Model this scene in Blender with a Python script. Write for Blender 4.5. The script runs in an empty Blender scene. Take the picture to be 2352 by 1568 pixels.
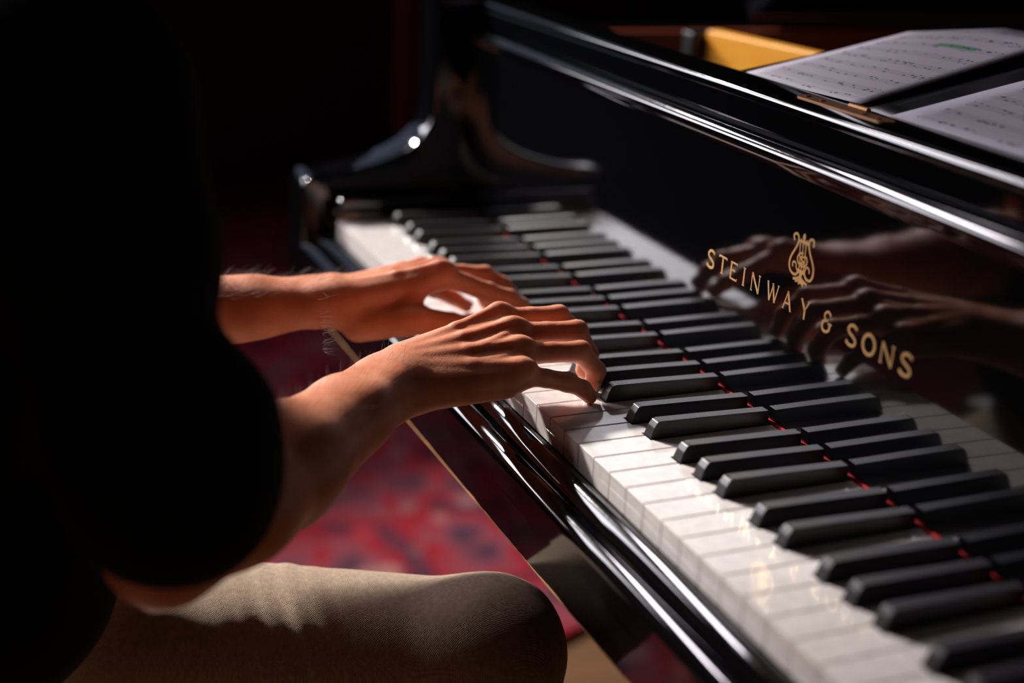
import bpy, bmesh, math, random
import numpy as np
from mathutils import Vector, Matrix, noise

random.seed(7)
rng = np.random.default_rng(7)
SC = bpy.context.scene
COL = SC.collection
Z0 = 735.0            # height of the white key tops above the floor, millimetres


def W(x, y, z):       # piano millimetres -> world metres
    return Vector((x / 1000.0, y / 1000.0, (z + Z0) / 1000.0))


# ------------------------------------------------------------------ materials
def nodes_of(name):
    m = bpy.data.materials.new(name)
    m.use_nodes = True
    nt = m.node_tree
    return m, nt, nt.nodes['Principled BSDF']


def setp(b, **kw):
    names = {'color': 'Base Color', 'rough': 'Roughness', 'metal': 'Metallic', 'ior': 'IOR', 'spec': 'Specular IOR Level',
             'coat': 'Coat Weight', 'coat_rough': 'Coat Roughness', 'sss': 'Subsurface Weight', 'sss_scale': 'Subsurface Scale',
             'sss_radius': 'Subsurface Radius', 'sheen': 'Sheen Weight', 'sheen_rough': 'Sheen Roughness', 'sheen_tint': 'Sheen Tint'}
    for k, v in kw.items():
        if k in ('color', 'sheen_tint') and len(v) == 3:
            v = (*v, 1.0)
        b.inputs[names[k]].default_value = v


def node(nt, typ, **kw):
    n = nt.nodes.new(typ)
    for k, v in kw.items():
        if k.startswith('in_'):
            n.inputs[k[3:].replace('_', ' ')].default_value = v
        else:
            setattr(n, k, v)
    return n


def coords(nt, scale=(1, 1, 1), kind='Object', rot=(0, 0, 0)):
    tc = node(nt, 'ShaderNodeTexCoord')
    mp = node(nt, 'ShaderNodeMapping')
    mp.inputs['Scale'].default_value = scale
    mp.inputs['Rotation'].default_value = rot
    nt.links.new(tc.outputs[kind], mp.inputs['Vector'])
    return mp.outputs['Vector']


def ramp(nt, fac, stops):
    r = node(nt, 'ShaderNodeValToRGB')
    els = r.color_ramp.elements
    while len(els) < len(stops):
        els.new(0.5)
    for e, (p, c) in zip(els, stops):
        e.position = p
        e.color = (*c, 1.0)
    nt.links.new(fac, r.inputs['Fac'])
    return r.outputs['Color']


def add_bump(nt, b, height, strength, dist):
    bp = node(nt, 'ShaderNodeBump')
    bp.inputs['Strength'].default_value = strength
    bp.inputs['Distance'].default_value = dist
    nt.links.new(height, bp.inputs['Height'])
    nt.links.new(bp.outputs['Normal'], b.inputs['Normal'])


def mat_lacquer(name='black_lacquer', color=(0.0022, 0.0024, 0.003), rough=0.045):
    m, nt, b = nodes_of(name)
    setp(b, color=color, rough=rough, ior=1.62)
    v = coords(nt, (60, 60, 60))
    n = node(nt, 'ShaderNodeTexNoise'); n.inputs['Scale'].default_value = 5
    nt.links.new(v, n.inputs['Vector'])
    r = node(nt, 'ShaderNodeMapRange')
    r.inputs['To Min'].default_value = rough * 0.7
    r.inputs['To Max'].default_value = rough * 1.5
    nt.links.new(n.outputs['Fac'], r.inputs['Value'])
    nt.links.new(r.outputs['Result'], b.inputs['Roughness'])
    return m


def mat_plain(name, color, rough, **kw):
    m, nt, b = nodes_of(name)
    setp(b, color=color, rough=rough, **kw)
    v = coords(nt, (30, 30, 30))
    n = node(nt, 'ShaderNodeTexNoise'); n.inputs['Scale'].default_value = 4; n.inputs['Detail'].default_value = 4
    nt.links.new(v, n.inputs['Vector'])
    c = Vector(color[:3])
    col = ramp(nt, n.outputs['Fac'], [(0.3, tuple(c * 0.9)), (0.7, tuple(min(1, q * 1.07) for q in c))])
    nt.links.new(col, b.inputs['Base Color'])
    return m


def mat_ebony():
    m, nt, b = nodes_of('black_key_ebony')
    setp(b, color=(0.013, 0.011, 0.014), rough=0.30, ior=1.6)
    v = coords(nt, (900, 25, 900))
    n = node(nt, 'ShaderNodeTexNoise'); n.inputs['Scale'].default_value = 1.6; n.inputs['Detail'].default_value = 5
    nt.links.new(v, n.inputs['Vector'])
    r = node(nt, 'ShaderNodeMapRange')
    r.inputs['To Min'].default_value = 0.24
    r.inputs['To Max'].default_value = 0.48
    nt.links.new(n.outputs['Fac'], r.inputs['Value'])
    nt.links.new(r.outputs['Result'], b.inputs['Roughness'])
    add_bump(nt, b, n.outputs['Fac'], 0.12, 0.0004)
    return m


def mat_wood(name, c1, c2, rough=0.4, scale=(40, 4, 40)):
    m, nt, b = nodes_of(name)
    setp(b, color=c1, rough=rough)
    v = coords(nt, scale)
    n = node(nt, 'ShaderNodeTexNoise'); n.inputs['Scale'].default_value = 2; n.inputs['Detail'].default_value = 6
    n.inputs['Distortion'].default_value = 1.2
    nt.links.new(v, n.inputs['Vector'])
    nt.links.new(ramp(nt, n.outputs['Fac'], [(0.3, c1), (0.7, c2)]), b.inputs['Base Color'])
    return m


def mat_skin():
    m, nt, b = nodes_of('skin')
    setp(b, color=(0.62, 0.30, 0.19), rough=0.44, sss=0.4, sss_scale=0.0075, sss_radius=(1.0, 0.22, 0.09), ior=1.4)
    v = coords(nt, (1, 1, 1))
    n = node(nt, 'ShaderNodeTexNoise'); n.inputs['Scale'].default_value = 45; n.inputs['Detail'].default_value = 3
    nt.links.new(v, n.inputs['Vector'])
    nt.links.new(ramp(nt, n.outputs['Fac'], [(0.3, (0.60, 0.20, 0.10)), (0.7, (0.72, 0.295, 0.17))]), b.inputs['Base Color'])
    vo = node(nt, 'ShaderNodeTexVoronoi'); vo.inputs['Scale'].default_value = 900
    n2 = node(nt, 'ShaderNodeTexNoise'); n2.inputs['Scale'].default_value = 260; n2.inputs['Detail'].default_value = 5
    nt.links.new(v, vo.inputs['Vector']); nt.links.new(v, n2.inputs['Vector'])
    ad = node(nt, 'ShaderNodeMath', operation='MULTIPLY_ADD'); ad.inputs[1].default_value = 0.3
    nt.links.new(vo.outputs['Distance'], ad.inputs[0]); nt.links.new(n2.outputs['Fac'], ad.inputs[2])
    add_bump(nt, b, ad.outputs[0], 0.35, 0.0006)
    return m


def mat_cloth(name, c1, c2, rough=0.95, scale=2400, bump=0.6, rot=(0, 0, 0)):
    m, nt, b = nodes_of(name)
    setp(b, color=c1, rough=rough)
    b.inputs['Specular IOR Level'].default_value = 0.15
    v = coords(nt, (1, 1, 1), rot=rot)
    w1 = node(nt, 'ShaderNodeTexWave'); w1.inputs['Scale'].default_value = scale * 0.16; w1.inputs['Distortion'].default_value = 3
    w1.bands_direction = 'X'
    w2 = node(nt, 'ShaderNodeTexWave'); w2.inputs['Scale'].default_value = scale * 0.16; w2.inputs['Distortion'].default_value = 3
    w2.bands_direction = 'Y'
    nz = node(nt, 'ShaderNodeTexNoise'); nz.inputs['Scale'].default_value = scale * 0.12; nz.inputs['Detail'].default_value = 4
    for q in (w1, w2, nz):
        nt.links.new(v, q.inputs['Vector'])
    mx = node(nt, 'ShaderNodeMath', operation='ADD')
    nt.links.new(w1.outputs['Fac'], mx.inputs[0]); nt.links.new(w2.outputs['Fac'], mx.inputs[1])
    m2 = node(nt, 'ShaderNodeMath', operation='ADD')
    nt.links.new(mx.outputs[0], m2.inputs[0]); nt.links.new(nz.outputs['Fac'], m2.inputs[1])
    nt.links.new(ramp(nt, nz.outputs['Fac'], [(0.3, c1), (0.7, c2)]), b.inputs['Base Color'])
    add_bump(nt, b, m2.outputs[0], bump, 0.0004)
    return m


def mat_rug():
    m, nt, b = nodes_of('red_patterned_rug')
    setp(b, color=(0.4, 0.03, 0.05), rough=0.95)
    b.inputs['Specular IOR Level'].default_value = 0.1
    v = coords(nt, (1, 1, 1))
    n = node(nt, 'ShaderNodeTexNoise'); n.inputs['Scale'].default_value = 9; n.inputs['Detail'].default_value = 3
    nt.links.new(v, n.inputs['Vector'])
    base = ramp(nt, n.outputs['Fac'], [(0.34, (0.07, 0.018, 0.035)), (0.45, (0.26, 0.004, 0.012)), (0.56, (0.20, 0.04, 0.055)), (0.68, (0.07, 0.022, 0.04))])
    vo = node(nt, 'ShaderNodeTexVoronoi'); vo.inputs['Scale'].default_value = 13
    nt.links.new(v, vo.inputs['Vector'])
    sx = node(nt, 'ShaderNodeSeparateColor')
    nt.links.new(vo.outputs['Color'], sx.inputs['Color'])
    motif = ramp(nt, sx.outputs['Red'], [(0.0, (0.018, 0.012, 0.035)), (0.28, (0.03, 0.02, 0.05)), (0.45, (0.32, 0.14, 0.12)), (0.62, (0.33, 0.006, 0.014)), (0.8, (0.22, 0.11, 0.11))])
    near = node(nt, 'ShaderNodeMapRange'); near.inputs['From Min'].default_value = 0.36; near.inputs['From Max'].default_value = 0.24
    nt.links.new(vo.outputs['Distance'], near.inputs['Value'])
    mix = node(nt, 'ShaderNodeMix', data_type='RGBA')
    nt.links.new(near.outputs['Result'], mix.inputs['Factor'])
    nt.links.new(base, mix.inputs[6]); nt.links.new(motif, mix.inputs[7])
    nt.links.new(mix.outputs[2], b.inputs['Base Color'])
    n3 = node(nt, 'ShaderNodeTexNoise'); n3.inputs['Scale'].default_value = 500
    nt.links.new(v, n3.inputs['Vector'])
    add_bump(nt, b, n3.outputs['Fac'], 0.8, 0.003)
    return m


def mat_score(name, green):
    """white paper with printed staves, note heads and (on one sheet) a green marker stroke; UV in page units"""
    m, nt, b = nodes_of(name)
    setp(b, rough=0.75)
    uv = node(nt, 'ShaderNodeUVMap')
    sp = node(nt, 'ShaderNodeSeparateXYZ')
    nt.links.new(uv.outputs['UV'], sp.inputs[0])

    def mth(op, a, bb=None):
        q = node(nt, 'ShaderNodeMath', operation=op)
        for i, s in enumerate((a, bb)):
            if s is None:
                continue
            if isinstance(s, (int, float)):
                q.inputs[i].default_value = s
            else:
                nt.links.new(s, q.inputs[i])
        return q.outputs[0]
    rows = mth('FRACT', mth('MULTIPLY', sp.outputs['Y'], 9.0))
    band = mth('MULTIPLY', mth('GREATER_THAN', rows, 0.30), mth('LESS_THAN', rows, 0.72))
    ln = mth('FRACT', mth('MULTIPLY', rows, 12.0))
    line = mth('MULTIPLY', mth('LESS_THAN', ln, 0.16), band)
    cv = node(nt, 'ShaderNodeCombineXYZ')
    nt.links.new(mth('MULTIPLY', sp.outputs['X'], 34.0), cv.inputs[0])
    nt.links.new(mth('MULTIPLY', sp.outputs['Y'], 46.0), cv.inputs[1])
    vo = node(nt, 'ShaderNodeTexVoronoi'); vo.inputs['Scale'].default_value = 1.0
    nt.links.new(cv.outputs[0], vo.inputs['Vector'])
    se = node(nt, 'ShaderNodeSeparateColor'); nt.links.new(vo.outputs['Color'], se.inputs['Color'])
    heads = mth('MULTIPLY', mth('MULTIPLY', mth('LESS_THAN', vo.outputs['Distance'], 0.36), mth('GREATER_THAN', se.outputs['Red'], 0.45)), band)
    ink = mth('MINIMUM', mth('ADD', line, heads), 0.9)
    inm = mth('MULTIPLY', mth('MULTIPLY', mth('GREATER_THAN', sp.outputs['X'], 0.07), mth('LESS_THAN', sp.outputs['X'], 0.93)),
              mth('MULTIPLY', mth('GREATER_THAN', sp.outputs['Y'], 0.05), mth('LESS_THAN', sp.outputs['Y'], 0.93)))
    ink = mth('MULTIPLY', ink, inm)
    mix = node(nt, 'ShaderNodeMix', data_type='RGBA')
    mix.inputs[6].default_value = (0.44, 0.40, 0.46, 1); mix.inputs[7].default_value = (0.03, 0.03, 0.04, 1)
    nt.links.new(ink, mix.inputs['Factor'])
    out = mix.outputs[2]
    if green:
        g = mth('MULTIPLY', mth('MULTIPLY', mth('GREATER_THAN', sp.outputs['X'], 0.42), mth('LESS_THAN', sp.outputs['X'], 0.72)),
                mth('MULTIPLY', mth('GREATER_THAN', sp.outputs['Y'], 0.715), mth('LESS_THAN', sp.outputs['Y'], 0.75)))
        gm = node(nt, 'ShaderNodeMix', data_type='RGBA'); gm.blend_type = 'MULTIPLY'
        gm.inputs[7].default_value = (0.30, 0.75, 0.35, 1)
        nt.links.new(g, gm.inputs['Factor']); nt.links.new(out, gm.inputs[6])
        out = gm.outputs[2]
    nt.links.new(out, b.inputs['Base Color'])
    return m


M = {}
M['lacquer'] = mat_lacquer()
M['lacquer_soft'] = mat_lacquer('satin_black_lacquer', (0.004, 0.004, 0.005), 0.16)
M['white'] = mat_plain('white_key_top', (0.78, 0.73, 0.70), 0.055, ior=1.52)
M['keywood'] = mat_wood('key_stick_spruce', (0.20, 0.10, 0.045), (0.30, 0.16, 0.08), 0.6)
M['ebony'] = mat_ebony()
M['felt'] = mat_plain('red_felt', (0.42, 0.003, 0.008), 0.95)
M['gilt'] = mat_plain('gilt_lettering', (0.95, 0.60, 0.24), 0.30, metal=0.72)
M['brass'] = mat_plain('aged_brass', (0.24, 0.105, 0.035), 0.5, metal=0.6)
M['worn'] = mat_plain('bare_worn_wood', (0.62, 0.33, 0.12), 0.55)
M['honey'] = mat_wood('honey_maple', (0.92, 0.36, 0.02), (0.96, 0.45, 0.03), 0.35, (6, 40, 40))
M['mahogany'] = mat_wood('red_mahogany', (0.20, 0.035, 0.012), (0.28, 0.05, 0.018), 0.4)
M['iron'] = mat_plain('bronzed_iron', (0.45, 0.28, 0.08), 0.35, metal=0.8)
M['steel'] = mat_plain('steel_strings', (0.6, 0.6, 0.6), 0.25, metal=1.0)
M['skin'] = mat_skin()
M['nail'] = mat_plain('fingernail', (0.72, 0.42, 0.34), 0.25)
M['hair'] = mat_plain('dark_hair', (0.015, 0.009, 0.006), 0.5)
M['armhair'] = mat_plain('arm_hair', (0.10, 0.045, 0.02), 0.6)
M['shirt'] = mat_cloth('black_cotton', (0.0028, 0.003, 0.004), (0.0036, 0.0038, 0.005), scale=1500, bump=0.3)
M['trouser'] = mat_cloth('beige_twill', (0.42, 0.31, 0.22), (0.55, 0.42, 0.31), scale=1900, bump=0.9)
M['rug'] = mat_rug()
M['parquet'] = mat_wood('oak_parquet', (0.10, 0.045, 0.016), (0.15, 0.07, 0.025), 0.45, (8, 1.5, 8))
M['wall'] = mat_plain('dark_brown_wall', (0.045, 0.018, 0.012), 0.9)
M['ceiling'] = mat_plain('dark_ceiling', (0.012, 0.008, 0.007), 0.9)
M['curtain'] = mat_cloth('dark_red_curtain', (0.07, 0.010, 0.007), (0.085, 0.013, 0.009), scale=300, bump=0.4)
M['score1'] = mat_score('printed_score_with_marker', True)
M['score2'] = mat_score('printed_score', False)
M['binder'] = mat_plain('black_card', (0.008, 0.008, 0.009), 0.35)
M['leather'] = mat_plain('black_leather', (0.01, 0.01, 0.01), 0.4)


# ------------------------------------------------------------------ object helpers
def link(o, parent=None):
    COL.objects.link(o)
    if parent is not None:
        o.parent = parent
    return o


def mesh_obj(name, bm, mats, parent=None, smooth=False):
    me = bpy.data.meshes.new(name)
    bm.to_mesh(me)
    bm.free()
    for m in (mats if isinstance(mats, (list, tuple)) else [mats]):
        me.materials.append(m)
    if smooth:
        for p in me.polygons:
            p.use_smooth = True
    o = bpy.data.objects.new(name, me)
    return link(o, parent)


def tag(o, label=None, cat=None, group=None, kind=None):
    if label: o['label'] = label
    if cat: o['category'] = cat
    if group: o['group'] = group
    if kind: o['kind'] = kind
    return o


def box_bm(x0, x1, y0, y1, z0, z1, bev=0.0, seg=2, bm=None):
    own = bm is None
    if own:
        bm = bmesh.new()
    vs = [bm.verts.new(W(x, y, z)) for x in (x0, x1) for y in (y0, y1) for z in (z0, z1)]
    a = vs
    fs = [(0, 1, 3, 2), (4, 6, 7, 5), (0, 4, 5, 1), (2, 3, 7, 6), (0, 2, 6, 4), (1, 5, 7, 3)]
    faces = [bm.faces.new([a[i] for i in f]) for f in fs]
    if bev > 0:
        es = list({e for f in faces for e in f.edges})
        bmesh.ops.bevel(bm, geom=es, offset=bev / 1000, segments=seg, profile=0.5, affect='EDGES')
    return bm


def extrude_x(profile, x0, x1, bm=None, cap=True):
    """profile: closed list of (y,z) ; extruded from x0 to x1"""
    bm = bm or bmesh.new()
    A = [bm.verts.new(W(x0, y, z)) for y, z in profile]
    B = [bm.verts.new(W(x1, y, z)) for y, z in profile]
    n = len(profile)
    for i in range(n):
        j = (i + 1) % n
        bm.faces.new((A[i], A[j], B[j], B[i]))
    if cap:
        bm.faces.new(list(reversed(A)))
        bm.faces.new(B)
    bmesh.ops.recalc_face_normals(bm, faces=bm.faces)
    return bm


def arc(cy, cz, r, a0, a1, n=8):
    return [(cy + r * math.cos(math.radians(a0 + (a1 - a0) * i / n)), cz + r * math.sin(math.radians(a0 + (a1 - a0) * i / n))) for i in range(n + 1)]


def smooth_by_angle(o, deg=35):
    me = o.data
    for p in me.polygons:
        p.use_smooth = True
    bm = bmesh.new(); bm.from_mesh(me)
    for e in bm.edges:
        if len(e.link_faces) == 2 and e.calc_face_angle(0) > math.radians(deg):
            e.smooth = False
    bm.to_mesh(me); bm.free()


def tube_bm(pts, r, seg=8, bm=None):
    bm = bm or bmesh.new()
    rings = []
    n = len(pts)
    for i, p in enumerate(pts):
        p = Vector(p)
        t = (Vector(pts[min(i + 1, n - 1)]) - Vector(pts[max(i - 1, 0)])).normalized()
        up = Vector((0, 0, 1)) if abs(t.z) < 0.9 else Vector((1, 0, 0))
        a = t.cross(up).normalized(); b = t.cross(a)
        rr = r[i] if isinstance(r, (list, tuple)) else r
        rings.append([bm.verts.new(p + a * rr * math.cos(q) + b * rr * math.sin(q)) for q in [2 * math.pi * k / seg for k in range(seg)]])
    for i in range(n - 1):
        for k in range(seg):
            bm.faces.new((rings[i][k], rings[i][(k + 1) % seg], rings[i + 1][(k + 1) % seg], rings[i + 1][k]))
    bm.faces.new(list(reversed(rings[0]))); bm.faces.new(rings[-1])
    bmesh.ops.recalc_face_normals(bm, faces=bm.faces)
    return bm


# ------------------------------------------------------------------ the piano
piano = bpy.data.objects.new('grand_piano', None)
piano.location = (0, 0.6, 0)
link(piano)
tag(piano, 'glossy black grand piano with gilt lettering, its keyboard running across the picture', 'grand piano')
PINV = Matrix.Translation((0, 0.6, 0)).inverted()


def part(name, bm, mats, parent=None, smooth=False, label=None, kind=None):
    o = mesh_obj(name, bm, mats, None, False)
    o.parent = parent or piano
    o.matrix_parent_inverse = PINV if parent is None else Matrix()
    if parent is not None:
        o.matrix_parent_inverse = Matrix()
    if smooth:
        smooth_by_angle(o)
    if label: o['label'] = label
    if kind: o['kind'] = kind
    return o


P = 23.5
KB = 'ABCDEFG'
O2, O3 = 2.25, 3.6
blacks = []           # x centres


def whites():
    """index n: key between boundary n and n+1, boundary x = (n-4)*P ; boundary 1 is B|C"""
    out = []
    for n in range(-22, 30):
        x = (n - 4) * P
        letter = 'CDEFGAB'[(n - 1) % 7]
        out.append((n, x, letter))
    return out


BW = 6.4              # half width of the slot a black key leaves
bc = {'C': -O2, 'D': O2, 'F': -O3, 'G': 0.0, 'A': O3}   # offset of the black key right of that letter
WK = whites()
for n, x, l in WK:
    if l in bc and n < 29:
        blacks.append((n, x + P + bc[l]))
bx = dict(blacks)


def white_key_bm(n, x):
    g = 0.55
    x0, x1 = x + g, x + P - g
    yb = 50.6
    left = x0 if (n - 1) not in bx else bx[n - 1] + BW
    right = x1 if n not in bx else bx[n] - BW
    pts = [(x0, 0), (x1, 0)]
    if right < x1 - 0.01:
        pts += [(x1, yb), (right, yb)]
    pts += [(right, 148), (left, 148)]
    if left > x0 + 0.01:
        pts += [(left, yb), (x0, yb)]
    bm = bmesh.new()
    top = [bm.verts.new(W(a, b, 0)) for a, b in pts]
    ft = bm.faces.new(top)
    r = bmesh.ops.extrude_face_region(bm, geom=[ft])
    # move the original down so that the new face keeps the top
    vs = [v for v in r['geom'] if isinstance(v, bmesh.types.BMVert)]
    for v in vs:
        v.co.z -= 0.0026
    bmesh.ops.recalc_face_normals(bm, faces=bm.faces)
    edges = [e for e in bm.edges if all(abs(v.co.z - Z0 / 1000) < 1e-6 for v in e.verts)]
    bmesh.ops.bevel(bm, geom=edges, offset=0.00055, segments=3, profile=0.5, affect='EDGES')
    nf = len(bm.faces)
    # key front plate
    box_bm(x0 + .1, x1 - .1, 0.2, 3, -19.5, -2.2, bm=bm)
    # wooden stick
    k = len(bm.faces)
    bm.faces.ensure_lookup_table()
    box_bm(x0 + .3, x1 - .3, 3, yb - .2, -20, -2.4, bm=bm)
    box_bm(left + .3, right - .3, yb - .2, 190, -20, -2.4, bm=bm)
    bm.faces.ensure_lookup_table()
    for i in range(k, len(bm.faces)):
        bm.faces[i].material_index = 1
    return bm


for n, x, l in WK:
    part('white_key', white_key_bm(n, x), [M['white'], M['keywood']])


def black_key_bm(xc):
    bm = bmesh.new()
    sec = [  # (y, half width, z)
    ]
    zb = -7
    prof = [(51.3, 5.1, 1.2), (53.6, 4.6, 7.4), (56.2, 4.3, 11.3), (58.6, 4.25, 12.0), (90, 4.25, 11.4), (145.6, 4.25, 9.9)]
    # outline loops along y : bottom pair and top pair
    rows = []
    for i, (y, hw, z) in enumerate(prof):
        wbot = 5.25
        yb_ = y if i >= 3 else 51.3 + 0.2 * i
        rows.append([bm.verts.new(W(xc - wbot, yb_, zb)), bm.verts.new(W(xc - wbot + .25, yb_, 0.3 if i else 0.3)), bm.verts.new(W(xc - hw, y, z)),
                     bm.verts.new(W(xc + hw, y, z)), bm.verts.new(W(xc + wbot - .25, yb_, 0.3)), bm.verts.new(W(xc + wbot, yb_, zb))])
    for a, b in zip(rows, rows[1:]):
        for k in range(5):
            bm.faces.new((a[k], a[k + 1], b[k + 1], b[k]))
        bm.faces.new((a[5], a[0], b[0], b[5]))
    bm.faces.new(list(reversed(rows[0]))); bm.faces.new(rows[-1])
    bmesh.ops.recalc_face_normals(bm, faces=bm.faces)
    bm.edges.ensure_lookup_table()
    sel = []
    for e in bm.edges:
        zs = [v.co.z for v in e.verts]
        if min(zs) > (Z0 + 0.9) / 1000:
            sel.append(e)
    bmesh.ops.bevel(bm, geom=sel, offset=0.0006, segments=3, profile=0.5, affect='EDGES', clamp_overlap=True)
    return bm


for n, xc in blacks:
    part('black_key', black_key_bm(xc), M['ebony'])

XL, XR = -26 * P, 26 * P      # keyboard ends
# key slip: narrow polished rail in front of the keys
prof = [(-3.2, -60), (-3.2, -18.6), (-3.6, -17.4), (-4.6, -16.8), (-8.2, -16.9)] + arc(2.96, -39.2, 25, 118, 131, 8) + [(-15.2, -22.0), (-17.2, -24.8), (-18.3, -27.4), (-18.6, -30.0), (-18.6, -30.8), (-18.6, -60)]
part('key_slip', extrude_x(prof, XL - 36, XR + 36), M['lacquer'], smooth=True)
# key bed: a polished slab with a rounded front edge
prof = [(-18.8, -60), (-18.8, -30.2), (-21.4, -30.4)] + arc(-12.87, -48.48, 20, 118, 131, 8) + [(-27.3, -34.6), (-28.8, -36.4), (-29.6, -38.6), (-29.9, -41.0), (-29.9, -41.8), (-29.9, -56.2), (-29.9, -56.4), (-24, -57)]
part('key_bed_moulding', extrude_x(prof, XL - 90, XR + 90), M['lacquer'], smooth=True)
prof = [(-27.4, -56.4), (-27.4, -91.6), (-26.4, -93), (330, -93), (330, -62), (-18, -62), (-18, -56.4)]
part('key_bed', extrude_x(prof, XL - 90, XR + 90), M['lacquer'], smooth=True)
# chipped edge of bare wood along the bottom of the key bed
bm = bmesh.new()
xs = np.arange(XL - 88, XR + 88, 4.0)
prev = None
for i, x in enumerate(xs):
    w = max(0.12, 0.45 + 1.0 * noise.noise((x * 0.035, 1.3, 0)) + 0.7 * noise.noise((x * 0.17, 5.3, 0)))
    w2 = max(0.1, 0.5 + 0.5 * noise.noise((x * 0.11, 9.3, 0)))
    cur = [bm.verts.new(W(x, -27.55, -92.0 + w)), bm.verts.new(W(x, -27.6, -92.6)), bm.verts.new(W(x, -27.0, -93.2)), bm.verts.new(W(x, -26.2 + w2, -93.1)), bm.verts.new(W(x, -26.4, -92.2))]
    if prev:
        for k in range(5):
            bm.faces.new((prev[k], prev[(k + 1) % 5], cur[(k + 1) % 5], cur[k]))
    prev = cur
bmesh.ops.recalc_face_normals(bm, faces=bm.faces)
part('worn_edge', bm, M['worn'], label='line of bare wood along the chipped lower edge of the key bed')

# fall board, leaning back very slightly, with a rounded nose
TH = 0.01033


def fby(z):
    return 148.38 + (z - 9.6) * TH


nose = arc(154.4, 187.0, 6.6, 205, 92, 14)
prof = [(fby(4.2), 4.2), (fby(5), 5), (fby(60), 60), (fby(120), 120), (fby(177.3), 177.3), (fby(178), 178), (149.0, 182.0), (147.9, 185.4), (147.9, 187.4)] + list(reversed(arc(163.6, 178.6, 18, 129, 146, 8))) + [(154.4, 193.1), (156.2, 191.6), (157.2, 188.0), (157.6, 184.0), (168, 183.0), (168, 4.2)]
fall = part('fallboard', extrude_x(prof, XL - 38, XR + 38), M['lacquer'], smooth=True)
part('name_board_felt', box_bm(XL, XR, 147.4, 160, 0.3, 1.9), M['felt'], label='strip of red felt between keys and fallboard')
# shelf board behind the fall board
prof = [(165, 182)] + [(165, 210.8), (165, 211.5)] + [(165.9, 212.3), (165.4, 214.0)] + arc(170.4, 215.6, 4.6, 175, 90, 10) + arc(204.2, 217.9, 2.4, 90, 0, 5) + [(206.6, 190)]
shelf = part('front_shelf_board', extrude_x(prof, XL - 38, XR + 38), M['lacquer'], smooth=True)


def flat_poly(bm, pts2, y_of_z, dy, mat_index=0):
    pass


def ribbon(bm, pts, w, out=0.16, closed=False):
    """flat gilt stroke on the fall board; pts (x,z)"""
    pts = [Vector((a, b)) for a, b in pts]
    n = len(pts)
    L, R_ = [], []
    for i, p in enumerate(pts):
        a = pts[max(i - 1, 0)]; b = pts[min(i + 1, n - 1)]
        if closed:
            a = pts[(i - 1) % n]; b = pts[(i + 1) % n]
        t = (b - a).normalized() if (b - a).length > 1e-9 else Vector((1, 0))
        nn = Vector((-t.y, t.x))
        ww = (w[i] if isinstance(w, (list, tuple)) else w) * 0.5
        L.append(p + nn * ww); R_.append(p - nn * ww)
    def v(q, o):
        return bm.verts.new(W(q.x, fby(q.y) - o, q.y))
    rows = [(v(l, out), v(r, out), v(r, -0.1), v(l, -0.1)) for l, r in zip(L, R_)]
    m = n if closed else n - 1
    for i in range(m):
        a, b = rows[i], rows[(i + 1) % n]
        for k in range(4):
            bm.faces.new((a[k], a[(k + 1) % 4], b[(k + 1) % 4], b[k]))
    if not closed:
        bm.faces.new(rows[0]); bm.faces.new(rows[-1][::-1])


def crom(pts, n=6):
    out = []
    P_ = [Vector(p) for p in pts]
    for i in range(len(P_) - 1):
        p0 = P_[max(i - 1, 0)]; p1 = P_[i]; p2 = P_[i + 1]; p3 = P_[min(i + 2, len(P_) - 1)]
        for k in range(n):
            t = k / n
            out.append(tuple(0.5 * ((2 * p1) + (-p0 + p2) * t + (2 * p0 - 5 * p1 + 4 * p2 - p3) * t * t + (-p0 + 3 * p1 - 3 * p2 + p3) * t ** 3)))
    out.append(tuple(P_[-1]))
    return out


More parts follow.
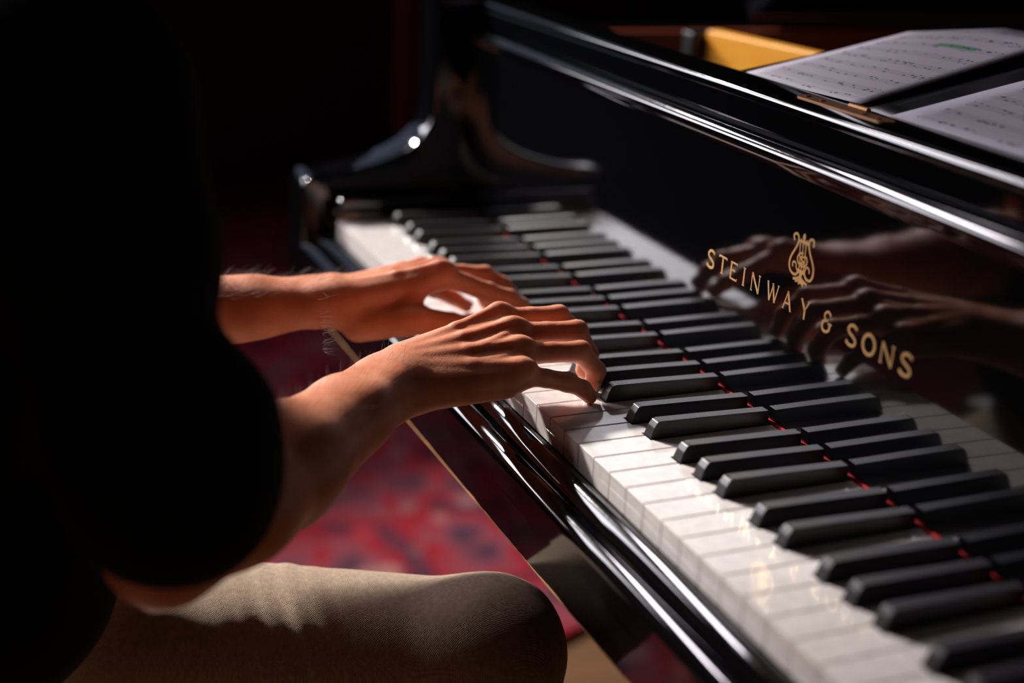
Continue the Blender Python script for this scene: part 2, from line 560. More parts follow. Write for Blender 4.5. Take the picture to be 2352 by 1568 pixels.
ZB, ZT = 85.2, 98.4
S_PTS = [(0.93, 0.86), (0.82, 0.95), (0.55, 1.0), (0.25, 0.93), (0.12, 0.76), (0.25, 0.60), (0.55, 0.50), (0.84, 0.38), (0.93, 0.22), (0.80, 0.06), (0.48, 0.0), (0.18, 0.05), (0.05, 0.17)]
LET = {
    'S': [(S_PTS, 'c', 2.0), ([(0.93, 0.82), (0.97, 0.99)], 'l', .8), ([(0.03, 0.21), (0.0, 0.02)], 'l', .8)],
    'T': [([(0.0, 0.97), (1.0, 0.97)], 'l', 1.3), ([(0.5, 0.96), (0.5, 0.0)], 'l', 1.9), ([(0.0, 1.0), (0.0, 0.88)], 'l', .8), ([(1.0, 1.0), (1.0, 0.88)], 'l', .8), ([(0.32, 0.02), (0.68, 0.02)], 'l', .7)],
    'E': [([(0.12, 1.0), (0.12, 0.0)], 'l', 1.9), ([(0.0, 0.96), (0.92, 0.96)], 'l', 1.2), ([(0.1, 0.53), (0.72, 0.53)], 'l', 1.1), ([(0.0, 0.04), (1.0, 0.04)], 'l', 1.2), ([(0.92, 1.0), (0.92, 0.87)], 'l', .8), ([(0.98, 0.0), (1.0, 0.15)], 'l', .8)],
    'I': [([(0.5, 1.0), (0.5, 0.0)], 'l', 1.9), ([(0.15, 0.98), (0.85, 0.98)], 'l', .7), ([(0.15, 0.02), (0.85, 0.02)], 'l', .7)],
    'N': [([(0.08, 0.0), (0.08, 1.0)], 'l', 1.2), ([(0.08, 1.0), (0.90, 0.0)], 'l', 2.1), ([(0.90, 0.0), (0.90, 1.0)], 'l', 1.2), ([(0.78, 0.98), (1.0, 0.98)], 'l', .8), ([(0.0, 0.02), (0.2, 0.02)], 'l', .8)],
    'W': [([(0.05, 1.0), (0.29, 0.0)], 'l', 1.9), ([(0.29, 0.0), (0.50, 0.92)], 'l', 1.1), ([(0.48, 1.0), (0.72, 0.0)], 'l', 1.9), ([(0.72, 0.0), (0.95, 1.0)], 'l', 1.1), ([(0.0, 0.98), (0.14, 0.98)], 'l', .7), ([(0.87, 0.98), (1.0, 0.98)], 'l', .7)],
    'A': [([(0.08, 0.0), (0.5, 1.0)], 'l', 1.1), ([(0.48, 1.0), (0.92, 0.0)], 'l', 1.9), ([(0.24, 0.34), (0.76, 0.34)], 'l', 1.0), ([(0.0, 0.02), (0.18, 0.02)], 'l', .7), ([(0.82, 0.02), (1.0, 0.02)], 'l', .7)],
    'Y': [([(0.08, 1.0), (0.5, 0.48)], 'l', 1.9), ([(0.92, 1.0), (0.5, 0.48)], 'l', 1.1), ([(0.5, 0.50), (0.5, 0.0)], 'l', 1.8), ([(0.0, 0.98), (0.2, 0.98)], 'l', .7), ([(0.8, 0.98), (1.0, 0.98)], 'l', .7)],
    'O': [([(0.5 + 0.44 * math.cos(a), 0.5 + 0.47 * math.sin(a)) for a in [2 * math.pi * k / 28 for k in range(28)]], 'o', 2.2)],
    '&': [([(0.84, 0.84), (0.70, 0.98), (0.42, 1.0), (0.22, 0.84), (0.26, 0.66), (0.44, 0.58), (0.60, 0.57)], 'c', 1.5), ([(0.46, 0.58), (0.14, 0.46), (0.05, 0.24), (0.20, 0.04), (0.50, 0.0), (0.78, 0.14), (0.84, 0.40)], 'c', 1.8), ([(0.62, 0.44), (1.0, 0.44)], 'l', 1.0)],
}
TEXT = [('S', -124.7, -114.8), ('T', -108.3, -97.5), ('E', -91.9, -82.2), ('I', -75.2, -70.6), ('N', -63.1, -51.5), ('W', -42.5, -27.5), ('A', -21.6, -10.6), ('Y', -0.4, 10.2), ('&', 25.4, 36.0), ('S', 53.0, 63.4), ('O', 69.5, 83.2), ('N', 88.5, 101.7), ('S', 108.0, 119.0)]


def sub(name, bm, mat, parent_obj, label=None):
    o = mesh_obj(name, bm, mat)
    o.parent = parent_obj
    if label: o['label'] = label
    return o


for ch, xa, xb in TEXT:
    bm = bmesh.new()
    f = (xa + 124) / 243.0
    zb, zt = ZB + 0.5 * f, ZT + 1.2 * f
    for pts, kd, w in LET[ch]:
        q = [(xa + px * (xb - xa), zb + pz * (zt - zb)) for px, pz in pts]
        if kd == 'c':
            q = crom(q, 5)
        ribbon(bm, q, w, closed=(kd == 'o'))
    bmesh.ops.recalc_face_normals(bm, faces=bm.faces)
    sub('gilt_letter', bm, M['gilt'], fall, 'inlaid gilt capital letter')
LYRE = [
    (1.75, [(-16.4, 135.3), (-17.7, 136.9), (-17.9, 138.9), (-15.6, 140.3), (-13.0, 139.5), (-12.0, 136.4), (-13.1, 132.6), (-15.7, 128.3), (-18.7, 123.4), (-19.7, 118.9), (-18.6, 115.3), (-15.8, 112.9), (-12.3, 112.3), (-9.8, 113.5), (-8.4, 116.0)]),
    (1.3, [(-8.6, 115.4), (-11.0, 117.6), (-11.7, 119.8), (-13.9, 120.9), (-15.8, 119.6), (-15.2, 117.1)]),
    (1.75, [(5.1, 136.2), (5.6, 138.6), (4.2, 140.6), (1.5, 140.4), (-0.1, 138.3), (0.3, 135.5), (2.3, 131.2), (5.9, 126.4), (8.3, 122.2), (8.5, 117.0), (6.2, 113.1), (2.3, 112.8), (0.0, 114.4), (-1.2, 116.6)]),
    (1.3, [(-1.2, 116.6), (-0.6, 119.2), (1.1, 121.0), (3.6, 120.2), (4.4, 117.5)]),
    (1.9, [(-11.6, 136.1), (-8.6, 136.6), (-5.1, 136.6), (0.0, 136.8)]),
    (0.9, [(-9.3, 138.3), (-9.2, 136.4)]), (0.9, [(-2.9, 138.7), (-2.9, 136.7)]),
    (0.95, [(-9.8, 135.7), (-9.4, 130.4), (-8.1, 123.8), (-7.7, 116.6)]),
    (0.95, [(-6.4, 136.0), (-6.1, 130.1), (-5.5, 123.1), (-5.3, 116.6)]),
    (0.95, [(-3.2, 135.9), (-2.9, 131.1), (-2.4, 124.0), (-2.4, 117.0)]),
    (1.3, [(-4.7, 129.0), (-8.6, 128.3), (-10.9, 125.0), (-9.6, 121.6), (-5.4, 119.9), (-1.2, 121.2), (0.4, 124.7), (-1.2, 127.6)]),
    (1.2, [(-1.2, 127.6), (-4.4, 126.6), (-7.4, 126.0), (-6.0, 124.2), (-3.4, 123.2), (-4.4, 121.6), (-7.4, 122.0)]),
    (2.6, [(-9.4, 115.9), (-5.4, 115.9), (-1.6, 116.3)]), (3.0, [(-5.0, 116.8), (-5.0, 114.4), (-5.1, 111.9)]),
    (1.8, [(-13.2, 109.2), (-9.1, 110.5), (-5.6, 112.5)]), (3.4, [(-5.6, 112.4), (-4.4, 110.3), (-1.6, 109.0)]),
    (1.9, [(-4.6, 112.0), (-1.2, 110.4), (3.2, 109.3)]), (1.5, [(-10.4, 108.2), (-7.7, 109.2), (-4.9, 110.3)]),
    (1.5, [(-6.6, 107.4), (-5.2, 108.6), (-3.6, 109.6)]), (1.5, [(-1.8, 106.9), (-1.2, 108.0), (-0.9, 109.4)]),
    ([1.0, 3.0, 3.2, 1.6], [(-6.1, 142.4), (-6.1, 141.0), (-6.1, 139.7), (-6.1, 138.0)]),
]
bm = bmesh.new()
for i, (w, pts) in enumerate(LYRE):
    if isinstance(w, list):
        ribbon(bm, pts, w, out=0.18 + 0.004 * i)
    else:
        ribbon(bm, crom(pts, 5) if len(pts) > 2 else pts, w, out=0.18 + 0.004 * i)
bmesh.ops.recalc_face_normals(bm, faces=bm.faces)
sub('lyre_emblem', bm, M['gilt'], fall, 'gilt lyre emblem above the lettering')

# brass hinge on top of the shelf board
bm = bmesh.new()
A, B = Vector((-84.0, 188.5)), Vector((14.0, 190.5))
t = (B - A).normalized(); nn = Vector((-t.y, t.x))
out_ = []
for k in range(13):
    a = math.radians(90 + 180 * k / 12); out_.append(A + t * 5 + t * math.cos(a) * 6.5 + nn * math.sin(a) * 6.5)
for k in range(13):
    a = math.radians(-90 + 180 * k / 12); out_.append(B - t * 5 + t * math.cos(a) * 6.5 + nn * math.sin(a) * 6.5)
vt = [bm.verts.new(W(p.x, p.y, 221.2)) for p in out_]; vb = [bm.verts.new(W(p.x, p.y, 220.0)) for p in out_]
bm.faces.new(vt); bm.faces.new(vb[::-1])
for i in range(len(out_)):
    j = (i + 1) % len(out_); bm.faces.new((vt[i], vt[j], vb[j], vb[i]))
bmesh.ops.recalc_face_normals(bm, faces=bm.faces)
hinge = sub('brass_hinge', bm, M['brass'], shelf, 'oblong aged brass hinge')
o = sub('hinge_pin', tube_bm([W(-38, 196.5, 222.0), W(-18, 197.0, 222.0)], 0.0022), M['brass'], shelf)
for px in (-78, -60, -12, 4):
    o = sub('screw', tube_bm([W(px, 189, 221.0), W(px, 189, 222.0)], 0.0022, 10), M['brass'], shelf)


# arms (cheeks) of the case, keyblocks, rim
def arm(xa, xb, nm):
    pr = [(117.5, 185), (117.5, 122), (116.5, 104), (113, 90), (105, 77), (93, 66), (76, 57), (55, 50), (30, 44), (5, 40), (-12, 38.5)]
    pr += arc(-13.5, 24.5, 14, 90, 180, 8)[0:] + [(-28, 0), (-29, -40), (-29, -93), (230, -93), (230, 225), (117.5, 225)]
    bm = extrude_x(pr, xa, xb)
    es = [e for e in bm.edges if abs(e.verts[0].co.x - e.verts[1].co.x) < 1e-6]
    bmesh.ops.bevel(bm, geom=es, offset=0.004, segments=4, profile=0.5, affect='EDGES', clamp_overlap=True)
    return part(nm, bm, M['lacquer'], smooth=True)


arm(XL - 92, XL - 38, 'case_arm')
arm(XR + 38, XR + 92, 'case_arm')
for xa, xb in ((XL - 37.5, XL - 0.8), (XR + 0.8, XR + 37.5)):
    bm = box_bm(xa, xb, -1.5, 147, -30, 9.5, 2.5, 3)
    box_bm(xa, xb - 0.2 if xa < 0 else xb, 3, 147, 9.5, 21.5, 2.5, 3, bm=bm)
    part('key_block', bm, M['lacquer'], smooth=True)


def rim_path():
    L = [(XL - 92, 228), (XL - 92, 1300), (-640, 1620), (-480, 1800), (-280, 1850), (-80, 1800), (60, 1650), (170, 1400), (300, 1150), (450, 960), (600, 830), (XR + 92, 640), (XR + 92, 228)]
    return crom(L, 6)


def wall_strip(path, z0, z1, th, nm, mat, inner_off=0.0):
    bm = bmesh.new()
    n = len(path)
    rows = []
    for i, p in enumerate(path):
        p = Vector(p); a = Vector(path[max(i - 1, 0)]); b = Vector(path[min(i + 1, n - 1)])
        t = (b - a).normalized(); nr = Vector((t.y, -t.x))     # points inward (clockwise path)
        q0 = p + nr * inner_off; q1 = p + nr * (inner_off + th)
        rows.append([bm.verts.new(W(q0.x, q0.y, z0)), bm.verts.new(W(q0.x, q0.y, z1)), bm.verts.new(W(q1.x, q1.y, z1)), bm.verts.new(W(q1.x, q1.y, z0))])
    for a, b in zip(rows, rows[1:]):
        for k in range(4):
            bm.faces.new((a[k], a[(k + 1) % 4], b[(k + 1) % 4], b[k]))
    bm.faces.new(rows[0]); bm.faces.new(rows[-1][::-1])
    bmesh.ops.recalc_face_normals(bm, faces=bm.faces)
    return part(nm, bm, mat, smooth=True)


wall_strip(rim_path(), -93, 190, 40, 'outer_rim', M['lacquer'])
wall_strip(rim_path(), 60, 187, 12, 'inner_rim_veneer', M['mahogany'], 40.5)
# soundboard + plate
bm = bmesh.new()
rp = rim_path()
cen = Vector((0, 700))
pts = []
for i, p in enumerate(rp):
    p = Vector(p); d = (cen - p).normalized(); pts.append(p + d * 62)
top = [bm.verts.new(W(p.x, p.y, 82)) for p in pts]; bot = [bm.verts.new(W(p.x, p.y, 70)) for p in pts]
bm.faces.new(top); bm.faces.new(bot[::-1])
for i in range(len(pts)):
    j = (i + 1) % len(pts); bm.faces.new((top[i], top[j], bot[j], bot[i]))
bmesh.ops.recalc_face_normals(bm, faces=bm.faces)
part('iron_plate', bm, M['iron'])
# pin block board and honey-coloured wooden desk rail
part('pin_block', box_bm(XL - 30, XR + 30, 212, 300, 60, 150, 3), M['iron'])
bm = bmesh.new()
qa, qb = Vector((-520, 366)), Vector((-150, 420))
t = (qb - qa).normalized(); nn = Vector((-t.y, t.x))
v8 = []
for q in (qa, qb):
    for s in (0, 16):
        for z in (140, 206.5):
            p = q + nn * s
            v8.append(bm.verts.new(W(p.x, p.y, z)))
for f in [(0, 1, 3, 2), (4, 6, 7, 5), (0, 4, 5, 1), (2, 3, 7, 6), (0, 2, 6, 4), (1, 5, 7, 3)]:
    bm.faces.new([v8[i] for i in f])
bmesh.ops.recalc_face_normals(bm, faces=bm.faces)
bmesh.ops.bevel(bm, geom=list(bm.edges), offset=0.002, segments=2, profile=0.5, affect='EDGES')
part('desk_rail', bm, M['honey'], label='honey-coloured wooden rail inside the case')
part('rail_post', box_bm(-545, -524, 352, 380, 100, 203, 2), M['binder'])
# desk panel that carries the music, tilted 10 degrees
AL = math.radians(10)


def desk(u, v, h=0.0):   # u = x, v = distance up the slope from y=212,z=217.5, h above the slope
    return W(u, 212 + v * math.cos(AL) - h * math.sin(AL), 217.2 + v * math.sin(AL) + h * math.cos(AL))


bm = bmesh.new()
v8 = [bm.verts.new(desk(u, v, h)) for u in (-215, 430) for v in (0, 225) for h in (-9, -1.4)]
for f in [(0, 1, 3, 2), (4, 6, 7, 5), (0, 4, 5, 1), (2, 3, 7, 6), (0, 2, 6, 4), (1, 5, 7, 3)]:
    bm.faces.new([v8[i] for i in f])
bmesh.ops.recalc_face_normals(bm, faces=bm.faces)
part('music_desk', bm, M['lacquer_soft'])
for x in (-180, 395):
    part('desk_support', box_bm(x, x + 18, 225, 400, 150, 214.5, 1), M['lacquer_soft'])
# string sets (few lines, mostly hidden)
bm = bmesh.new()
for i in range(60):
    x = -560 + i * 18.5
    ln = 1150 if x < -200 else 1150 - (x + 200) * 0.95
    box_bm(x, x + 1.2, 320, 320 + max(200, ln), 110, 111.2, bm=bm)
part('strings', bm, M['steel'], kind='stuff')
# legs and pedal lyre
for (x, y) in ((-610, 440), (610, 440), (-280, 1640)):
    part('leg', tube_bm([W(x, y, -93), W(x, y, -140), W(x, y, -300), W(x, y, -660), W(x, y, -700)], [0.075, 0.06, 0.05, 0.032, 0.036], 20), M['lacquer'], smooth=True)
    part('castor', tube_bm([W(x - 14, y, -712), W(x + 14, y, -712)], 0.0225, 16), M['brass'], smooth=True)
part('pedal_lyre', box_bm(-70, 70, 300, 330, -660, -93, 8), M['lacquer'])
for x in (-45, 0, 45):
    part('pedal', box_bm(x - 12, x + 12, 190, 330, -690, -681, 3), M['brass'])
# raised lid
bm = bmesh.new()
lid = [Vector(p) for p in rim_path()]
lid = [p for p in lid if p.y > 450]
ang = math.radians(32)
hx = XL - 92


def lidp(p, dz):
    dx = p.x - hx
    return W(hx + dx * math.cos(ang) - dz * math.sin(ang), p.y, 196 + dx * math.sin(ang) + dz * math.cos(ang))


top = [bm.verts.new(lidp(p, 20)) for p in lid]; bot = [bm.verts.new(lidp(p, 0)) for p in lid]
bm.faces.new(top); bm.faces.new(bot[::-1])
for i in range(len(lid)):
    j = (i + 1) % len(lid); bm.faces.new((top[i], top[j], bot[j], bot[i]))
bmesh.ops.recalc_face_normals(bm, faces=bm.faces)
part('lid', bm, M['lacquer_soft'])
part('lid_prop', tube_bm([W(600, 900, 190), lidp(Vector((420, 900)), -2)], 0.012, 10), M['lacquer_soft'])


# ------------------------------------------------------------------ music on the desk
def sheet(name, rows, mat, label, uvr=(0, 1, 0, 1), th=0.4):
    """rows[j][i] = (u, v, h) ; a thin curved sheet"""
    bm = bmesh.new()
    uvl = bm.loops.layers.uv.new('UVMap')
    nj, ni = len(rows), len(rows[0])
    N = 5
    def grid(u, v):
        # bilinear-smooth interpolation over the control rows
        ju = u * (ni - 1); jv = v * (nj - 1)
        i0 = min(int(ju), ni - 2); j0 = min(int(jv), nj - 2)
        a = ju - i0; b = jv - j0
        sm = lambda q: q
        a, b = sm(a), sm(b)
        def L(p, q, t): return [p[k] + (q[k] - p[k]) * t for k in range(3)]
        return L(L(rows[j0][i0], rows[j0][i0 + 1], a), L(rows[j0 + 1][i0], rows[j0 + 1][i0 + 1], a), b)
    NU, NV = (ni - 1) * N, (nj - 1) * N
    T = [[bm.verts.new(desk(*grid(i / NU, j / NV))) for i in range(NU + 1)] for j in range(NV + 1)]
    Bt = []
    for j in range(NV + 1):
        r = []
        for i in range(NU + 1):
            g = grid(i / NU, j / NV); r.append(bm.verts.new(desk(g[0], g[1], g[2] - th)))
        Bt.append(r)
    for j in range(NV):
        for i in range(NU):
            f = bm.faces.new((T[j][i], T[j][i + 1], T[j + 1][i + 1], T[j + 1][i]))
            for lp, (a, b) in zip(f.loops, ((i, j), (i + 1, j), (i + 1, j + 1), (i, j + 1))):
                lp[uvl].uv = (uvr[0] + (uvr[1] - uvr[0]) * a / NU, uvr[2] + (uvr[3] - uvr[2]) * b / NV)
            bm.faces.new((Bt[j][i], Bt[j + 1][i], Bt[j + 1][i + 1], Bt[j][i + 1]))
    for i in range(NU):
        bm.faces.new((T[0][i], Bt[0][i], Bt[0][i + 1], T[0][i + 1])); bm.faces.new((T[NV][i + 1], Bt[NV][i + 1], Bt[NV][i], T[NV][i]))
    for j in range(NV):
        bm.faces.new((T[j + 1][0], Bt[j + 1][0], Bt[j][0], T[j][0])); bm.faces.new((T[j][NU], Bt[j][NU], Bt[j + 1][NU], T[j + 1][NU]))
    o = mesh_obj(name, bm, mat, None, True)
    tag(o, label, 'sheet music')
    return o


s = sheet('sheet_music', [[(-197, 0, 1.2), (-120, 0, 1.6), (-46, 0, 4.0)], [(-203, 85, 1.2), (-125, 88, 4.0), (-50, 86, 8.0)], [(-210, 165, 1.6), (-141, 205, 7), (-58, 195, 12)]],
      M['score1'], 'left printed music page with a green marker stroke, lying on the piano', (0, 1, 0.02, 0.98))
s = sheet('sheet_music', [[(-13, 0, 2.2), (90, 0, 2.2), (190, 0, 2.2)], [(-19, 100, 2.2), (90, 100, 2.2), (190, 100, 2.2)], [(-24, 215, 2.2), (90, 215, 2.2), (190, 215, 2.2)]],
      M['score2'], 'right printed music page with dense staves, at the right edge of the picture', (0, 1, 0, 1))
f_ = sheet('music_folder', [[(-60, -1, 0.0), (-30, -1, 2.2), (-15, -1, 1.4), (196, -1, 0.2)], [(-66, 100, 0.0), (-36, 100, 4.0), (-20, 100, 1.4), (196, 100, 0.2)], [(-72, 222, 0.0), (-42, 222, 5), (-26, 222, 1.4), (196, 222, 0.2)]],
      M['binder'], 'open black card folder holding the printed music pages', th=0.8)
f_['category'] = 'folder'


# ------------------------------------------------------------------ person : signed distance modelling
def smin(a, b, k):
    h = np.clip(0.5 + 0.5 * (b - a) / k, 0.0, 1.0)
    return b * (1 - h) + a * h - k * h * (1 - h)


class Prim:
    def __init__(s, a, b, ra, rb, k=6.0, sub=False, sq=None):
        s.a = np.array(a, float); s.b = np.array(b, float); s.ra = ra; s.rb = rb; s.k = k; s.sub = sub
        s.lo = np.minimum(s.a - ra, s.b - rb); s.hi = np.maximum(s.a + ra, s.b + rb)
        s.sq = sq

    def d(s, p):
        ab = s.b - s.a
        L = float(ab @ ab) + 1e-9
        t = np.clip(((p - s.a) @ ab) / L, 0, 1)
        q = p - (s.a + t[:, None] * ab)
        if s.sq is not None:
            q = q * s.sq
        return np.sqrt((q * q).sum(1)) - (s.ra + (s.rb - s.ra) * t)


class Body:
    """list of groups; the prims of one group blend softly, groups blend with their own k"""
    def __init__(s):
        s.groups = []

    def add(s, prims, k=4.0):
        s.groups.append((prims, k))
        return s

    def near(s, lo, hi, m):
        out = []
        for prims, k in s.groups:
            q = [p for p in prims if np.all(p.hi + m > lo) and np.all(p.lo - m < hi)]
            if q:
                out.append((q, k))
        return out


def evalg(groups, p, extra=None):
    D = np.full(len(p), 60.0)
    for prims, k in groups:
        g = np.full(len(p), 60.0)
        for pr in prims:
            if not pr.sub:
                g = smin(g, pr.d(p), pr.k)
        D = smin(D, g, k)
    for prims, k in groups:
        for pr in prims:
            if pr.sub:
                D = -smin(-D, pr.d(p), pr.k)
    if extra is not None:
        D = extra(p, D)
    return D


def polygonise(body, h, lo, hi, extra=None, N=28, margin=18):
    lo = np.array(lo, float); hi = np.array(hi, float)
    nc = np.ceil((hi - lo) / (h * N)).astype(int)
    VID, VCO, FC = [], [], []
    DIM = (nc * N + 8).astype(np.int64)

    def gid(i, j, k):
        return ((i + 2) * DIM[1] + (j + 2)) * DIM[2] + (k + 2)
    half = h * (N + 2) / 2 * math.sqrt(3)
    for cx in range(nc[0]):
        for cy in range(nc[1]):
            for cz in range(nc[2]):
                b0 = np.array([cx, cy, cz]) * N
                o = lo + b0 * h
                gs = body.near(o - h, o + (N + 1) * h, margin)
                if not gs:
                    continue
                c = (o + h * N / 2)[None, :]
                if abs(evalg(gs, c)[0]) > half + 12:
                    continue
                ax = [o[d] + h * np.arange(-1, N + 1) for d in range(3)]
                G = np.stack(np.meshgrid(*ax, indexing='ij'), -1).reshape(-1, 3)
                V = evalg(gs, G, extra).reshape(N + 2, N + 2, N + 2)
                ins = V < 0
                if ins.all() or not ins.any():
                    continue
                C8 = [V[i:N + 1 + i, j:N + 1 + j, k:N + 1 + k] for i in (0, 1) for j in (0, 1) for k in (0, 1)]
                I8 = [c_ < 0 for c_ in C8]
                cnt = sum(i_.astype(int) for i_ in I8)
                act = (cnt > 0) & (cnt < 8)
                idx = np.argwhere(act)
                if len(idx) == 0:
                    continue
                vals = np.stack([c_[act] for c_ in C8], 1)
                corners = np.array([(i, j, k) for i in (0, 1) for j in (0, 1) for k in (0, 1)], float)
                acc = np.zeros((len(idx), 3)); num = np.zeros(len(idx))
                for a in range(8):
                    for b in range(a + 1, 8):
                        if np.abs(corners[a] - corners[b]).sum() != 1:
                            continue
                        va, vb = vals[:, a], vals[:, b]
                        cr = (va < 0) != (vb < 0)
                        t = np.where(cr, va / np.where(cr, va - vb, 1), 0)
                        pt = corners[a] + t[:, None] * (corners[b] - corners[a])
                        acc += np.where(cr[:, None], pt, 0); num += cr
                pos = o + h * (idx - 1 + acc / num[:, None])
                gi = idx - 1 + b0
                VID.append(gid(gi[:, 0], gi[:, 1], gi[:, 2])); VCO.append(pos)
                # faces : for grid edges based at points index 1..N (local), global b0..b0+N-1
                for d in range(3):
                    sl = [slice(1, N + 1)] * 3
                    sl2 = list(sl); sl2[d] = slice(2, N + 2)
                    s0 = ins[tuple(sl)]; s1 = ins[tuple(sl2)]
                    for flip in (False, True):
                        cr = (s0 & ~s1) if not flip else (~s0 & s1)
                        e = np.argwhere(cr)
                        if len(e) == 0:
                            continue
                        g0 = e + b0                       # global point index; cell with same index is on the + side
                        u = (d + 1) % 3; w = (d + 2) % 3
                        q = []
                        for du, dw in ((0, 0), (-1, 0), (-1, -1), (0, -1)):
                            c_ = g0.copy(); c_[:, u] += du; c_[:, w] += dw
                            q.append(gid(c_[:, 0], c_[:, 1], c_[:, 2]))
                        if flip:
                            q = q[::-1]
                        FC.append(np.stack(q, 1))
    vid = np.concatenate(VID); vco = np.concatenate(VCO); fc = np.concatenate(FC)
    uid, first = np.unique(vid, return_index=True)
    co = vco[first]
    f = np.searchsorted(uid, fc)
    f = np.clip(f, 0, len(uid) - 1)
    ok = (uid[f] == fc).all(1)
    return co, f[ok]


def relax(co, f, it=2, lam=0.45):
    n = len(co)
    e = np.concatenate([f[:, [0, 1]], f[:, [1, 2]], f[:, [2, 3]], f[:, [3, 0]]])
    for _ in range(it):
        s_ = np.zeros((n, 3)); c = np.zeros(n)
        np.add.at(s_, e[:, 0], co[e[:, 1]]); np.add.at(c, e[:, 0], 1)
        np.add.at(s_, e[:, 1], co[e[:, 0]]); np.add.at(c, e[:, 1], 1)
        co = co + lam * (s_ / np.maximum(c, 1)[:, None] - co)
    return co


def np_mesh(name, parts, mat, parent=None):
    cos = []; fs = []; off = 0
    for co, f in parts:
        cos.append(co); fs.append(f + off); off += len(co)
    co = np.concatenate(cos); f = np.concatenate(fs)
    co = co.copy(); co[:, 2] += Z0; co /= 1000.0
    me = bpy.data.meshes.new(name)
    me.vertices.add(len(co)); me.vertices.foreach_set('co', co.astype(np.float32).ravel())
    me.loops.add(len(f) * 4); me.loops.foreach_set('vertex_index', f.astype(np.int32).ravel())
    me.polygons.add(len(f)); me.polygons.foreach_set('loop_start', np.arange(0, len(f) * 4, 4, dtype=np.int32))
    try:
        me.polygons.foreach_set('loop_total', np.full(len(f), 4, dtype=np.int32))
    except Exception:
        pass
    me.polygons.foreach_set('use_smooth', np.ones(len(f), dtype=bool))
    me.materials.append(mat)
    me.update(); me.validate()
    o = bpy.data.objects.new(name, me)
    return link(o, parent)


def chain(pts, rs, k=3.0):
    return [Prim(pts[i], pts[i + 1], rs[i], rs[i + 1], k) for i in range(len(pts) - 1)]


# --- right hand (little finger nearest the camera)
R = dict(
    idx=[(-148, -8, 48.5), (-147, 38, 46.5), (-149, 55, 32), (-149, 60, 18.6)],
    mid=[(-127, -5, 44), (-126, 44, 41), (-128, 56, 21), (-130, 54, 8.2)],
    rng=[(-106.5, -8, 36.5), (-106, 38, 32.8), (-105, 51.5, 17), (-104.5, 48.5, 6.4)],
    pky=[(-88, -14, 27.5), (-87, 20, 18.0), (-86.5, 32, 12.2), (-86, 38.0, 5.4)],
    thb=[(-132, -84, 20), (-160, -42, 18), (-168, -10, 13), (-160, 14, 8.0)],
)
L = dict(
    idx=[(-262, -12, 48), (-260, 27, 30.5), (-258, 45, 25), (-256, 56, 18.4)],
    mid=[(-284, -7, 43.5), (-284, 33, 37), (-283, 49, 28), (-281, 58, 18.6)],
    rng=[(-303, -14, 38.5), (-303, 24, 31), (-302, 38, 19), (-300, 42, 7.5)],
    pky=[(-316, -26, 32), (-309, -2, 20), (-304, 13, 13), (-300, 24, 6.2)],
    thb=[(-264, -82, 13), (-242, -38, 18), (-239, -12, 13), (-240, 12, 7.8)],
)
FR = dict(idx=(10.5, 8.3, 7.6, 6.3), mid=(10.5, 8.4, 7.7, 6.5), rng=(10.0, 8.0, 7.3, 6.1), pky=(9.0, 7.2, 6.5, 5.5), thb=(14, 11, 9.6, 7.6))


def off(p, dx=0, dy=0, dz=0):
    return (p[0] + dx, p[1] + dy, p[2] + dz)


def lerp(a, b, t):
    return tuple(a[i] + (b[i] - a[i]) * t for i in range(3))


